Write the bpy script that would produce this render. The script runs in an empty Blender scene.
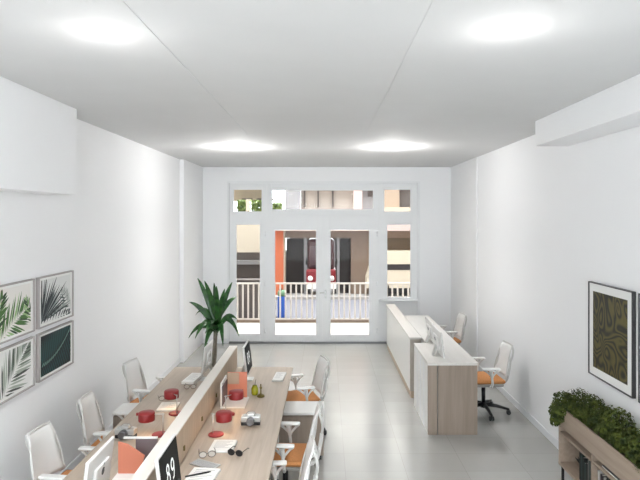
import bpy, bmesh, math, random
from mathutils import Vector, Matrix
R = random.Random(7)
S = bpy.context.scene
COL = S.collection
PI = math.pi
H, F, CX, CY = 2.6, 560.0, 325.0, 217.0

# ------------------------------------------------------------------ helpers
def lin(c):
    return tuple(((v/255)/12.92 if v/255 <= .04045 else ((v/255+.055)/1.055)**2.4) for v in c)

def mat(name, rgb, rough=.6, metal=0, var=0.0, vscale=8, bump=0.0, bscale=60, spec=.5, emit=None, estr=1):
    m = bpy.data.materials.new(name); m.use_nodes = True
    nt = m.node_tree; b = nt.nodes['Principled BSDF']
    c = lin(rgb)
    b.inputs['Base Color'].default_value = (*c, 1)
    b.inputs['Roughness'].default_value = rough
    b.inputs['Metallic'].default_value = metal
    b.inputs['Specular IOR Level'].default_value = spec
    if emit:
        b.inputs['Emission Color'].default_value = (*lin(emit), 1)
        b.inputs['Emission Strength'].default_value = estr
    tc = nt.nodes.new('ShaderNodeTexCoord')
    if var:
        n = nt.nodes.new('ShaderNodeTexNoise'); n.inputs['Scale'].default_value = vscale; n.inputs['Detail'].default_value = 4
        nt.links.new(tc.outputs['Object'], n.inputs['Vector'])
        r = nt.nodes.new('ShaderNodeValToRGB')
        r.color_ramp.elements[0].position = .3; r.color_ramp.elements[1].position = .7
        r.color_ramp.elements[0].color = (*[max(0, x*(1-var)) for x in c], 1)
        r.color_ramp.elements[1].color = (*[min(1, x*(1+var)) for x in c], 1)
        nt.links.new(n.outputs['Fac'], r.inputs['Fac']); nt.links.new(r.outputs['Color'], b.inputs['Base Color'])
    if bump:
        n = nt.nodes.new('ShaderNodeTexNoise'); n.inputs['Scale'].default_value = bscale
        nt.links.new(tc.outputs['Object'], n.inputs['Vector'])
        bp = nt.nodes.new('ShaderNodeBump'); bp.inputs['Strength'].default_value = bump; bp.inputs['Distance'].default_value = .01
        nt.links.new(n.outputs['Fac'], bp.inputs['Height']); nt.links.new(bp.outputs['Normal'], b.inputs['Normal'])
    return m

def wood(name, c1, c2, axis='Y', rough=.45):
    m = bpy.data.materials.new(name); m.use_nodes = True
    nt = m.node_tree; b = nt.nodes['Principled BSDF']
    tc = nt.nodes.new('ShaderNodeTexCoord'); mp = nt.nodes.new('ShaderNodeMapping')
    mp.inputs['Scale'].default_value = {'Y': (26, 1.6, 26), 'Z': (26, 26, 1.6), 'X': (1.6, 26, 26)}[axis]
    nt.links.new(tc.outputs['Object'], mp.inputs['Vector'])
    n = nt.nodes.new('ShaderNodeTexNoise'); n.inputs['Scale'].default_value = 1; n.inputs['Detail'].default_value = 6; n.inputs['Distortion'].default_value = .6
    nt.links.new(mp.outputs['Vector'], n.inputs['Vector'])
    r = nt.nodes.new('ShaderNodeValToRGB')
    r.color_ramp.elements[0].position = .3; r.color_ramp.elements[1].position = .72
    r.color_ramp.elements[0].color = (*lin(c1), 1); r.color_ramp.elements[1].color = (*lin(c2), 1)
    nt.links.new(n.outputs['Fac'], r.inputs['Fac']); nt.links.new(r.outputs['Color'], b.inputs['Base Color'])
    b.inputs['Roughness'].default_value = rough
    return m

class MB:
    """collects shapes into one mesh"""
    def __init__(s): s.bm = bmesh.new()
    def _m(s, geom, mi):
        for f in geom: f.material_index = mi
    def box(s, x0, x1, y0, y1, z0, z1, mi=0, bev=0, rot=None, seg=2):
        r = bmesh.ops.create_cube(s.bm, size=1)
        vs = r['verts']
        cx, cy, cz = (x0+x1)/2, (y0+y1)/2, (z0+z1)/2
        for v in vs: v.co = Vector((v.co.x*abs(x1-x0), v.co.y*abs(y1-y0), v.co.z*abs(z1-z0)))
        fs = list({f for v in vs for f in v.link_faces})
        if bev:
            es = list({e for v in vs for e in v.link_edges})
            g = bmesh.ops.bevel(s.bm, geom=es, offset=bev, segments=seg, affect='EDGES', profile=.5)
            vs = list({v for f in g['faces'] for v in f.verts} | {v for v in vs if v.is_valid})
            fs = list({f for v in vs for f in v.link_faces})
        M = Matrix.Translation((cx, cy, cz)) @ (rot.to_4x4() if rot else Matrix.Identity(4))
        for v in vs: v.co = M @ v.co
        s._m(fs, mi); return s
    def cyl(s, x, y, z0, z1, r, r2=None, n=24, mi=0, bev=0):
        g = bmesh.ops.create_cone(s.bm, cap_ends=True, segments=n, radius1=r, radius2=r if r2 is None else r2, depth=z1-z0)
        vs = g['verts']
        for v in vs: v.co += Vector((x, y, (z0+z1)/2))
        fs = list({f for v in vs for f in v.link_faces})
        if bev:
            es = [e for e in {e for v in vs for e in v.link_edges} if any(len(f.verts) > 4 for f in e.link_faces)]
            g = bmesh.ops.bevel(s.bm, geom=es, offset=bev, segments=3, affect='EDGES', profile=.5)
            for f in g['faces']: f.material_index = mi
        for f in fs:
            if f.is_valid: f.material_index = mi; f.smooth = len(f.verts) == 4
        return s
    def tube(s, pts, rad, n=10, mi=0, flat=1.0):
        pts = [Vector(p) for p in pts]
        rads = rad if isinstance(rad, (list, tuple)) else [rad]*len(pts)
        rings = []; prev = None
        for i, p in enumerate(pts):
            t = (pts[min(i+1, len(pts)-1)] - pts[max(i-1, 0)]).normalized()
            if prev is None:
                a = Vector((0, 0, 1)) if abs(t.z) < .9 else Vector((1, 0, 0))
                u = t.cross(a).normalized()
            else:
                u = (prev - t*prev.dot(t)).normalized()
            prev = u; w = t.cross(u)
            rings.append([s.bm.verts.new(p + (u*math.cos(2*PI*k/n)*flat + w*math.sin(2*PI*k/n))*rads[i]) for k in range(n)])
        for a, b in zip(rings, rings[1:]):
            for k in range(n):
                f = s.bm.faces.new((a[k], a[(k+1) % n], b[(k+1) % n], b[k])); f.material_index = mi; f.smooth = True
        for rg in (rings[0][::-1], rings[-1]):
            f = s.bm.faces.new(rg); f.material_index = mi
        return s
    def lathe(s, prof, x=0, y=0, n=28, mi=0):
        rings = []
        for r, z in prof:
            rings.append([s.bm.verts.new((x+r*math.cos(2*PI*k/n), y+r*math.sin(2*PI*k/n), z)) for k in range(n)])
        for a, b in zip(rings, rings[1:]):
            for k in range(n):
                f = s.bm.faces.new((a[k], a[(k+1) % n], b[(k+1) % n], b[k])); f.material_index = mi; f.smooth = True
        if prof[0][0] > 1e-4: s.bm.faces.new(rings[0][::-1]).material_index = mi
        if prof[-1][0] > 1e-4: s.bm.faces.new(rings[-1]).material_index = mi
        return s
    def prism(s, poly, z0, z1, mi=0, M=None):
        """polygon in xy extruded in z; M maps the result"""
        M = M or Matrix.Identity(4)
        a = [s.bm.verts.new(M @ Vector((x, y, z0))) for x, y in poly]
        b = [s.bm.verts.new(M @ Vector((x, y, z1))) for x, y in poly]
        n = len(poly)
        fs = [s.bm.faces.new(a[::-1]), s.bm.faces.new(b)]
        for k in range(n): fs.append(s.bm.faces.new((a[k], a[(k+1) % n], b[(k+1) % n], b[k])))
        s._m(fs, mi); return s
    def sheet(s, grid, th, mi=0):
        """grid[i][j] of Vectors -> sheet with thickness"""
        ni, nj = len(grid), len(grid[0])
        top = []; bot = []
        for i in range(ni):
            ra = []; rb = []
            for j in range(nj):
                du = grid[min(i+1, ni-1)][j]-grid[max(i-1, 0)][j]; dv = grid[i][min(j+1, nj-1)]-grid[i][max(j-1, 0)]
                nrm = du.cross(dv); nrm = nrm.normalized() if nrm.length > 1e-9 else Vector((0, 0, 1))
                ra.append(s.bm.verts.new(grid[i][j]+nrm*th/2)); rb.append(s.bm.verts.new(grid[i][j]-nrm*th/2))
            top.append(ra); bot.append(rb)
        def q(*v):
            f = s.bm.faces.new(v); f.material_index = mi; f.smooth = True
        for i in range(ni-1):
            for j in range(nj-1):
                q(top[i][j], top[i+1][j], top[i+1][j+1], top[i][j+1]); q(bot[i][j], bot[i][j+1], bot[i+1][j+1], bot[i+1][j])
        for i in range(ni-1):
            q(top[i][0], bot[i][0], bot[i+1][0], top[i+1][0]); q(top[i][-1], top[i+1][-1], bot[i+1][-1], bot[i][-1])
        for j in range(nj-1):
            q(top[0][j], top[0][j+1], bot[0][j+1], bot[0][j]); q(top[-1][j], bot[-1][j], bot[-1][j+1], top[-1][j+1])
        return s
    def sphere(s, c, r, sc=(1, 1, 1), mi=0, sub=2):
        g = bmesh.ops.create_icosphere(s.bm, subdivisions=sub, radius=r)
        for v in g['verts']: v.co = Vector((v.co.x*sc[0]+c[0], v.co.y*sc[1]+c[1], v.co.z*sc[2]+c[2]))
        for f in {f for v in g['verts'] for f in v.link_faces}: f.material_index = mi; f.smooth = True
        return s
    def build(s, name, mats, parent=None, recalc=True):
        if recalc: bmesh.ops.recalc_face_normals(s.bm, faces=s.bm.faces)
        me = bpy.data.meshes.new(name); s.bm.to_mesh(me); s.bm.free()
        for m in (mats if isinstance(mats, (list, tuple)) else [mats]): me.materials.append(m)
        o = bpy.data.objects.new(name, me); COL.objects.link(o)
        if parent: o.parent = parent
        return o

def tag(o, label=None, cat=None, group=None, kind=None):
    if label: o['label'] = label
    if cat: o['category'] = cat
    if group: o['group'] = group
    if kind: o['kind'] = kind
    return o
def thing(name, label, cat, loc=(0, 0, 0), rz=0, group=None):
    o = bpy.data.objects.new(name, None); COL.objects.link(o)
    o.location = loc; o.rotation_euler = (0, 0, rz); o.empty_display_size = .1
    return tag(o, label, cat, group)
def kids(o): return [c for c in bpy.data.objects if c.parent == o]
def dup(root, label, loc, rz=0, scale=None):
    def cp(o, par):
        c = o.copy(); COL.objects.link(c)
        if par: c.parent = par
        for k in kids(o): cp(k, c)
        return c
    c = cp(root, None); c.location = loc; c.rotation_euler = (0, 0, rz); c['label'] = label
    if scale: c.scale = scale
    return c
def struct(o): o['kind'] = 'structure'; return o

# ------------------------------------------------------------------ materials
M_wall = mat('wall_paint', (246, 246, 247), .75, bump=.02, bscale=40)
M_party = mat('party_wall_render', (176, 170, 164), .85)
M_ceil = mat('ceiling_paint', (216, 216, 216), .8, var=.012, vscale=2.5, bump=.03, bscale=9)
M_trim = mat('white_gloss_trim', (235, 236, 238), .3)
M_frame = mat('white_window_frame', (240, 241, 242), .7, spec=.1)
M_metalgrey = mat('grey_metal', (120, 120, 122), .35, metal=.9)
M_dark = mat('black_plastic', (28, 28, 30), .45)
M_darkmet = mat('black_metal', (34, 34, 36), .4, metal=.4)
M_white = mat('white_plastic', (232, 232, 230), .35)
M_whitelam = mat('white_laminate', (232, 231, 228), .3)
M_pale = wood('pale_laminate', (212, 209, 204), (220, 217, 212), 'Y', .28)
M_deskw = wood('desk_oak', (166, 151, 135), (184, 169, 153), 'Y', .42)
M_deskz = wood('panel_oak', (176, 156, 134), (196, 177, 155), 'Z', .5)
M_recz = wood('reception_oak', (143, 128, 115), (158, 142, 129), 'Z', .45)
M_endg = wood('pale_grey_oak', (176, 168, 158), (190, 182, 172), 'Z', .45)
M_planter = wood('planter_oak', (148, 131, 116), (165, 148, 132), 'Y', .5)
M_divtop = mat('divider_cap', (226, 220, 212), .4)
M_mesh = mat('chair_mesh', (236, 236, 234), .6, bump=.15, bscale=260)
M_chairfr = mat('chair_frame', (216, 214, 211), .4)
M_chairgrey = mat('chair_shell', (150, 147, 142), .5)
M_orange = mat('orange_fabric', (202, 138, 84), .85, var=.1, vscale=60, bump=.2, bscale=300)
M_red = mat('red_lacquer', (140, 32, 34), .45)
M_paper = mat('paper', (236, 235, 231), .7)
M_paperlines = mat('printed_grey', (176, 176, 176), .7)
M_silver = mat('silver', (196, 196, 194), .3, metal=.7)
M_screen = mat('screen_black', (16, 18, 18), .6, spec=.15, emit=(30, 33, 32), estr=.3)
M_digit = mat('screen_digits', (210, 214, 212), .5, emit=(215, 218, 216), estr=.6)
M_imac = mat('computer_shell', (222, 221, 219), .35)
M_orgor = mat('coral_board', (208, 128, 102), .6)
M_orggrey = mat('taupe_board', (112, 100, 102), .6)
M_sticker = mat('tan_board', (176, 150, 128), .6)
M_olive = mat('olive_glass', (150, 150, 30), .25)
M_brass = mat('dark_brass', (110, 98, 48), .35, metal=.5)
M_glassy = mat('spectacle_wire', (104, 96, 92), .35, metal=.6)
M_lens = mat('spectacle_lens', (196, 190, 182), .1)
M_trunk = mat('bark', (120, 112, 100), .8, var=.2, vscale=30)
M_pot = mat('white_ceramic', (228, 226, 222), .4)
M_soil = mat('soil', (60, 46, 36), .9)
M_picframe = mat('grey_frame', (58, 56, 59), .4)
M_picframel = mat('light_frame', (170, 164, 162), .4)
M_mat = mat('white_mount', (240, 240, 238), .7)
M_book = [mat('book_cover_black', (30, 34, 34), .6), mat('book_cover_green', (44, 62, 58), .6), mat('book_cover_grey', (96, 96, 96), .6), mat('book_cover_white', (206, 202, 200), .6), mat('book_cover_plum', (58, 48, 58), .6)]

def leaf_mat(name, c1, c2, scale, rough=.5):
    m = bpy.data.materials.new(name); m.use_nodes = True
    nt = m.node_tree; b = nt.nodes['Principled BSDF']
    tc = nt.nodes.new('ShaderNodeTexCoord'); n = nt.nodes.new('ShaderNodeTexNoise'); n.inputs['Scale'].default_value = scale; n.inputs['Detail'].default_value = 3
    nt.links.new(tc.outputs['Object'], n.inputs['Vector'])
    r = nt.nodes.new('ShaderNodeValToRGB'); r.color_ramp.elements[0].position = .35; r.color_ramp.elements[1].position = .65
    r.color_ramp.elements[0].color = (*lin(c1), 1); r.color_ramp.elements[1].color = (*lin(c2), 1)
    nt.links.new(n.outputs['Fac'], r.inputs['Fac']); nt.links.new(r.outputs['Color'], b.inputs['Base Color'])
    b.inputs['Roughness'].default_value = rough
    return m
M_leaf = leaf_mat('dracaena_leaf', (20, 58, 26), (56, 104, 46), 14, .3)
M_bush = leaf_mat('bush_leaf', (36, 52, 12), (82, 92, 24), 13, .8)

# floor: glossy large tiles
def floor_mat():
    m = bpy.data.materials.new('floor_tiles'); m.use_nodes = True
    nt = m.node_tree; b = nt.nodes['Principled BSDF']
    tc = nt.nodes.new('ShaderNodeTexCoord'); mp = nt.nodes.new('ShaderNodeMapping')
    mp.inputs['Location'].default_value = (-.208+.618*20, -6.16+.432*40, 0)
    nt.links.new(tc.outputs['Object'], mp.inputs['Vector'])
    br = nt.nodes.new('ShaderNodeTexBrick'); br.offset = 0; br.squash = 1
    br.inputs['Scale'].default_value = 1; br.inputs['Brick Width'].default_value = .618; br.inputs['Row Height'].default_value = .432
    br.inputs['Mortar Size'].default_value = .0022; br.inputs['Mortar Smooth'].default_value = .2
    br.inputs['Color1'].default_value = (*lin((178, 177, 173)), 1); br.inputs['Color2'].default_value = (*lin((173, 172, 168)), 1)
    br.inputs['Mortar'].default_value = (*lin((156, 154, 149)), 1)
    nt.links.new(mp.outputs['Vector'], br.inputs['Vector'])
    n = nt.nodes.new('ShaderNodeTexNoise'); n.inputs['Scale'].default_value = 3; n.inputs['Detail'].default_value = 5
    nt.links.new(tc.outputs['Object'], n.inputs['Vector'])
    r = nt.nodes.new('ShaderNodeValToRGB'); r.color_ramp.elements[0].color = (.93, .93, .93, 1); r.color_ramp.elements[1].color = (1, 1, 1, 1)
    nt.links.new(n.outputs['Fac'], r.inputs['Fac'])
    mx = nt.nodes.new('ShaderNodeMix'); mx.data_type = 'RGBA'; mx.blend_type = 'MULTIPLY'; mx.inputs['Factor'].default_value = 1
    nt.links.new(br.outputs['Color'], mx.inputs['A']); nt.links.new(r.outputs['Color'], mx.inputs['B'])
    nt.links.new(mx.outputs['Result'], b.inputs['Base Color'])
    b.inputs['Roughness'].default_value = .2; b.inputs['Specular IOR Level'].default_value = 1.0
    # each tile is very slightly dished
    sx = nt.nodes.new('ShaderNodeSeparateXYZ'); nt.links.new(mp.outputs['Vector'], sx.inputs['Vector'])
    md = nt.nodes.new('ShaderNodeMath'); md.operation = 'MULTIPLY'; md.inputs[1].default_value = 2*PI/.432
    nt.links.new(sx.outputs['Y'], md.inputs[0])
    sn = nt.nodes.new('ShaderNodeMath'); sn.operation = 'COSINE'; nt.links.new(md.outputs[0], sn.inputs[0])
    n2 = nt.nodes.new('ShaderNodeTexNoise'); n2.inputs['Scale'].default_value = 2.2; nt.links.new(tc.outputs['Object'], n2.inputs['Vector'])
    ad = nt.nodes.new('ShaderNodeMath'); ad.operation = 'MULTIPLY_ADD'; ad.inputs[1].default_value = 1.2
    nt.links.new(n2.outputs['Fac'], ad.inputs[0]); nt.links.new(sn.outputs[0], ad.inputs[2])
    bp = nt.nodes.new('ShaderNodeBump'); bp.inputs['Strength'].default_value = .35; bp.inputs['Distance'].default_value = .0012
    nt.links.new(ad.outputs[0], bp.inputs['Height']); nt.links.new(bp.outputs['Normal'], b.inputs['Normal'])
    return m
M_floor = floor_mat()

def glass_mat():
    m = bpy.data.materials.new('window_glass'); m.use_nodes = True
    nt = m.node_tree; nt.nodes.remove(nt.nodes['Principled BSDF'])
    out = nt.nodes['Material Output']
    t = nt.nodes.new('ShaderNodeBsdfTransparent'); t.inputs['Color'].default_value = (.95, .96, .96, 1)
    g = nt.nodes.new('ShaderNodeBsdfGlossy'); g.inputs['Roughness'].default_value = .02
    fr = nt.nodes.new('ShaderNodeFresnel'); fr.inputs['IOR'].default_value = 1.12
    mx = nt.nodes.new('ShaderNodeMixShader')
    nt.links.new(fr.outputs[0], mx.inputs[0]); nt.links.new(t.outputs[0], mx.inputs[1]); nt.links.new(g.outputs[0], mx.inputs[2])
    nt.links.new(mx.outputs[0], out.inputs['Surface'])
    return m
M_glass = glass_mat()

# ------------------------------------------------------------------ room shell
XL, XR, YB, YR, ZC = -2.6, 2.62, 11.55, -3.0, 3.63
OX0, OX1, OZ = -1.98, 1.92, 3.30          # opening in the front wall
struct(MB().box(XL-.2, XR+.2, YR-.2, YB+.12, -.15, 0).build('floor', M_floor))
struct(MB().box(XL-.2, XR+.2, YR-.2, YB+.3, ZC, ZC+.2).build('ceiling', M_ceil))
struct(MB().box(XL-.2, XL, YR-.2, YB+.3, 0, ZC).build('wall_left', M_wall))
struct(MB().box(XR, XR+.2, YR-.2, YB+.3, 0, ZC).build('wall_right', M_wall))
w = MB(); w.box(XL, -2.1, YR-.2, YR, 0, ZC); w.box(2.1, XR, YR-.2, YR, 0, ZC); w.box(-2.1, 2.1, YR-.2, YR, 3.3, ZC); w.box(-2.1, 2.1, YR-.2, YR, 0, .5)  # opening in the rear wall added for fill daylight
struct(w.build('wall_rear', M_wall))
w = MB()
w.box(XL, OX0, YB, YB+.28, 0, ZC); w.box(OX1, XR, YB, YB+.28, 0, ZC); w.box(OX0, OX1, YB, YB+.28, OZ, ZC)
struct(w.build('wall_front', M_wall))
struct(MB().box(XL-.2, XR+.2, YR-.2, YB+.3, ZC+.2, 13).build('wall_skyblock_upper', M_party))   # unseen block added to keep sky light off the street
for sx, nm in ((-1, 'wall_skyblock_left'), (1, 'wall_skyblock_right')):   # unseen side blocks added to darken the street outside
    struct(MB().box(sx*2.84, sx*40, 2.0, YB+.28, -.15, 13).build(nm, M_party))
# soffit boxes and corner pilasters
struct(MB().box(XL, -2.37, YR, 5.35, 2.81, ZC, bev=.004).build('trim_1', M_wall))
struct(MB().box(2.26, XR, YR, 6.02, 3.36, ZC, bev=.004).build('trim_2', M_wall))
struct(MB().box(XL, -2.52, 10.0, YB, 0, ZC, bev=.006).build('trim_3', M_wall))
struct(MB().box(2.60, XR, 9.6, YB, 0, ZC, bev=.004).build('trim_4', M_wall))
# plaster joints on the ceiling
struct(MB().box(.512, .526, YR, 7.0, ZC-.004, ZC).build('trim_5', M_ceil))
struct(MB().box(-.975, -.962, YR, 7.0, ZC-.004, ZC).build('trim_6', M_ceil))
def base(name, a): struct(MB().box(*a, bev=.004).build(name, M_trim))
base('baseboard_left', (XL, XL+.015, YR, 10.0, 0, .09))
base('baseboard_right', (XR-.015, XR, YR, 9.6, 0, .09))
b = MB(); b.box(-2.52, OX0, YB-.015, YB, 0, .09); b.box(OX1, 2.60, YB-.015, YB, 0, .09)
struct(b.build('baseboard_front', M_trim))

# ------------------------------------------------------------------ windows and doors
def framed(mb, x0, x1, z0, z1, px0, px1, pz0, pz1, y0, y1, mi=0):
    mb.box(x0, px0, y0, y1, z0, z1, mi, bev=.004); mb.box(px1, x1, y0, y1, z0, z1, mi, bev=.004)
    mb.box(px0, px1, y0, y1, z0, pz0, mi, bev=.004); mb.box(px0, px1, y0, y1, pz1, z1, mi, bev=.004)
def bead(px0, px1, pz0, pz1, y0, w=.016):
    mb = MB(); framed(mb, px0-.004, px1+.004, pz0-.004, pz1+.004, px0+w, px1-w, pz0+w, pz1-w, y0, y0+.02); return mb
YF = YB+.05
def window(n, x0, x1, z0, z1, px0, px1, pz0, pz1):
    root = MB(); framed(root, x0, x1, z0, z1, px0, px1, pz0, pz1, YF, YF+.07)
    o = struct(root.build('window_%d' % n, M_frame))
    MB().box(px0-.01, px1+.01, YF+.03, YF+.036, pz0-.01, pz1+.01).build('pane', M_glass, o)
    bead(px0, px1, pz0, pz1, YF+.008).build('glazing_bead', M_trim, o)
    return o
window(1, -1.98, -1.265, 0.0, 2.62, -1.85, -1.335, .16, 2.455)
window(2, 1.105, 1.92, 0.0, 2.62, 1.275, 1.785, .92, 2.455)
window(3, -1.98, -1.20, 2.62, OZ, -1.905, -1.30, 2.70, 3.18)
window(4, -1.20, 1.105, 2.62, OZ, -1.105, 1.01, 2.745, 3.165)
window(5, 1.105, 1.92, 2.62, OZ, 1.215, 1.785, 2.70, 3.18)
mb = MB(); framed(mb, -2.1, 2.1, .5, 3.3, -2.03, 2.03, .57, 3.23, YR-.14, YR-.07); mb.box(-.03, .03, YR-.13, YR-.08, .57, 3.23)  # unseen rear window, added to let fill daylight into the room
o = struct(mb.build('window_6', M_frame)); MB().box(-2.04, 2.04, YR-.11, YR-.104, .56, 3.24).build('pane', M_glass, o)
# slim outer architrave, sill on the right sidelight, head drip above the doors
t = MB(); t.box(-2.02, -1.98, YB-.012, YB+.02, 0, 3.34); t.box(1.92, 1.96, YB-.012, YB+.02, 0, 3.34); t.box(-1.98, 1.92, YB-.012, YB+.02, 3.30, 3.34)
struct(t.build('trim_7', M_frame))
struct(MB().box(1.12, 1.92, YB-.05, YF, .86, .89, bev=.004).build('trim_8', M_trim))
def door(n, x0, x1, px0, px1, hinge_x, hx):
    mb = MB(); framed(mb, x0, x1, .02, 2.63, px0, px1, .15, 2.345, YF-.02, YF+.05)
    o = struct(mb.build('door_%d' % n, M_frame))
    MB().box(px0-.01, px1+.01, YF+.015, YF+.021, .14, 2.355).build('pane', M_glass, o)
    bead(px0, px1, .15, 2.345, YF-.012).build('glazing_bead', M_trim, o)
    for z in (.25, 1.22, 2.25):
        MB().cyl(hinge_x, YF-.03, z-.05, z+.05, .012, n=12).build('hinge', M_trim, o)
    if hx is not None:
        h = MB(); h.box(hx-.018, hx+.018, YF-.028, YF-.02, .92, 1.10, bev=.003)
        h.tube([(hx, YF-.03, 1.04), (hx, YF-.07, 1.04), (hx-.03, YF-.075, 1.04), (hx-.12, YF-.075, 1.035)], .009)
        h.build('door_handle', M_silver, o)
door(1, -1.27, -.05, -1.05, -.17, -1.235, None)
door(2, -.05, 1.11, .10, .925, 1.075, 0.01)
struct(MB().box(-1.98, 1.30, YB-.04, YF, 0, .022, bev=.004).build('trim_9', M_metalgrey))

# ------------------------------------------------------------------ downlights
M_lamp = mat('lamp_diffuser', (255, 255, 255), .5, emit=(255, 253, 250), estr=6)
lights = [(-1.23, 3.13, 'recessed ceiling downlight above the left desks, nearest on the left'), (1.01, 3.07, 'recessed ceiling downlight nearest on the right, beside the long soffit'),
          (-1.28, 8.24, 'far ceiling downlight on the left, before the glazed doors'), (1.0, 8.24, 'far ceiling downlight on the right, before the glazed doors'),
          (-1.23, -1.9, 'unseen fill downlight added at the rear of the room, left of the viewer'), (1.0, -1.9, 'unseen fill downlight added at the rear of the room, right of the viewer')]  # last pair is out of view, added as fill light
LP = 150
dl = None
for x, y, lab in lights:
    if dl is None:
        dl = thing('downlight', lab, 'ceiling light', (x, y, ZC), 0, 'round recessed ceiling downlights')
        MB().lathe([(.052, -.012), (.066, -.014), (.072, -.004), (.072, 0), (.052, 0), (.052, -.012)]).build('trim_ring', M_trim, dl)
        MB().lathe([(.0005, -.016), (.03, -.014), (.052, -.009), (.052, -.001), (.0005, -.001)]).build('diffuser', M_lamp, dl)
    else:
        dup(dl, lab, (x, y, ZC))
    L = bpy.data.lights.new('downlight_bulb', 'POINT'); L.energy = 24 if y > 5 else 2.5; L.shadow_soft_size = .06; L.color = (1, .99, .975)
    lo = bpy.data.objects.new('downlight_bulb', L); COL.objects.link(lo); lo.location = (x, y, ZC-.22)
    L = bpy.data.lights.new('downlight_beam', 'SPOT'); L.energy = LP*(.75 if y > 5 else 1.05); L.shadow_soft_size = .06; L.color = (1, .99, .98); L.spot_size = math.radians(112); L.spot_blend = 1
    lo = bpy.data.objects.new('downlight_beam', L); COL.objects.link(lo); lo.location = (x, y, ZC-.03)

# ------------------------------------------------------------------ office chair (suspension back, faces +X)
def smooth(pts, n=6):
    pts = [Vector(p) for p in pts]; out = []
    for i in range(len(pts)-1):
        p0, p1, p2, p3 = pts[max(i-1, 0)], pts[i], pts[i+1], pts[min(i+2, len(pts)-1)]
        for k in range(n):
            t = k/n
            out.append(.5*((2*p1)+(-p0+p2)*t+(2*p0-5*p1+4*p2-p3)*t*t+(-p0+3*p1-3*p2+p3)*t**3))
    out.append(pts[-1]); return out
def make_chair(label, group):
    c = thing('office_chair', label, 'chair', (0, 0, 0), 0, group)
    s = MB(); s.box(-.22, .24, -.235, .235, .435, .485, bev=.03, seg=4)
    for v in s.bm.verts:
        if v.co.z > .46: v.co.z += .012*(1-(v.co.y/.235)**2)
    for f in s.bm.faces: f.smooth = True
    s.build('seat', M_orange, c)
    MB().box(-.20, .22, -.22, .22, .395, .435, bev=.018).box(-.14, .1, -.08, .08, .35, .40, bev=.015).build('seat_shell', M_chairgrey, c)
    # back: mesh sheet, narrow at the top and wide at the waist
    g = []
    for i in range(13):
        t = i/12; z = .50+.41*t
        hw = .215-.06*t**1.5 if t < .93 else .15
        x = -.215-.03*math.sin(PI*min(t*1.2, 1))-.11*t*t
        g.append([Vector((x-.045*(1-(k/4-1)**2)*(1-.4*t), (k/4-1)*hw, z)) for k in range(9)])
    MB().sheet(g, .006).build('backrest', M_mesh, c)
    f = MB()
    f.tube(smooth([(-.08, 0, .385), (-.24, 0, .38), (-.315, 0, .44), (-.345, 0, .56), (-.36, 0, .66)]), [.022]*13+[.02]*12, flat=1.3)
    for sy in (-1, 1):
        f.tube(smooth([(-.36, 0, .655), (-.372, sy*.05, .74), (-.36, sy*.115, .84), (-.332, sy*.15, .915)]), .013)
        f.tube(smooth([(-.335, 0, .50), (-.29, sy*.12, .50), (-.222, sy*.213, .50)]), .012)
        f.tube(smooth([(-.222, sy*.215, .50), (-.245, sy*.20, .64), (-.28, sy*.178, .78), (-.332, sy*.15, .915)]), .008)
    f.tube([(-.332, -.15, .915), (-.345, 0, .915), (-.332, .15, .915)], .009)
    f.build('back_frame', M_chairfr, c)
    for sy in (-1, 1):
        a = MB(); y = sy*.285
        a.tube(smooth([(-.02, sy*.17, .405), (-.02, sy*.25, .41), (-.02, y, .47), (-.01, y, .56), (0, y, .635)]), [.016]*17+[.018, .02, .022, .024, .026, .028, .03, .03], flat=1.0)
        a.tube(smooth([(-.03, y, .54), (.05, y, .61), (.10, y, .64)]), .012)
        a.tube(smooth([(-.01, y, .54), (-.07, y, .61), (-.11, y, .64)]), .012)
        ao = a.build('armrest', M_chairfr, c)
        MB().box(-.12, .12, y-.034, y+.034, .637, .662, bev=.012, seg=3).build('arm_pad', M_white, ao)
    MB().cyl(0, 0, .10, .36, .026, n=16).cyl(0, 0, .07, .13, .045, n=16).build('gas_stem', M_darkmet, c)
    bs = MB()
    for k in range(5):
        a = 2*PI*k/5+.3; d = Vector((math.cos(a), math.sin(a), 0))
        bs.tube([d*.02+Vector((0, 0, .115)), d*.17+Vector((0, 0, .10)), d*.325+Vector((0, 0, .068))], [.028, .022, .015])
    bs.build('star_base', M_dark, c)
    for k in range(5):
        a = 2*PI*k/5+.3; d = Vector((math.cos(a), math.sin(a), 0)); w_ = MB()
        n_ = Vector((-d.y, d.x, 0)); p = d*.32
        for q in (-.018, .018):
            cc = p+n_*q+Vector((0, 0, .029)); 
            w_.tube([cc-n_*.009, cc+n_*.009], .029, n=14)
        w_.tube([p+Vector((0, 0, .03)), p+Vector((0, 0, .075))], .011)
        w_.build('caster', M_dark, c)
    return c
ch = make_chair('white mesh office chair at the left desks, nearest of the three along the left wall', 'white mesh office chairs with orange seats')
ch.location = (-2.02, 4.50, 0); ch.rotation_euler = (0, 0, -.14); ch.scale = (.92, .92, .97)
dup(ch, 'white mesh office chair at the left desks, second along the left wall', (-1.99, 5.36, 0), -.02)
dup(ch, 'white mesh office chair at the left desks, farthest along the left wall toward the plant', (-2.02, 6.60, 0), -.22)
dup(ch, 'white mesh office chair at far end of the right desk, behind the low cabinet', (-.30, 6.70, 0), PI+.3)
dup(ch, 'white mesh office chair at the right desk, just in front of the low cabinet', (-.36, 5.08, 0), PI-.05)
dup(ch, 'white mesh office chair at the right desk, nearest, cut by the lower edge', (-.40, 4.22, 0), PI+.06)
dup(ch, 'white mesh office chair at the reception desk, the near one by the right wall', (2.11, 7.46, 0), PI+.06, (1, 1, 1))
dup(ch, 'white mesh office chair behind the reception desk, farther one half hidden by the monitor', (2.13, 9.85, 0), PI+.15)

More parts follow.
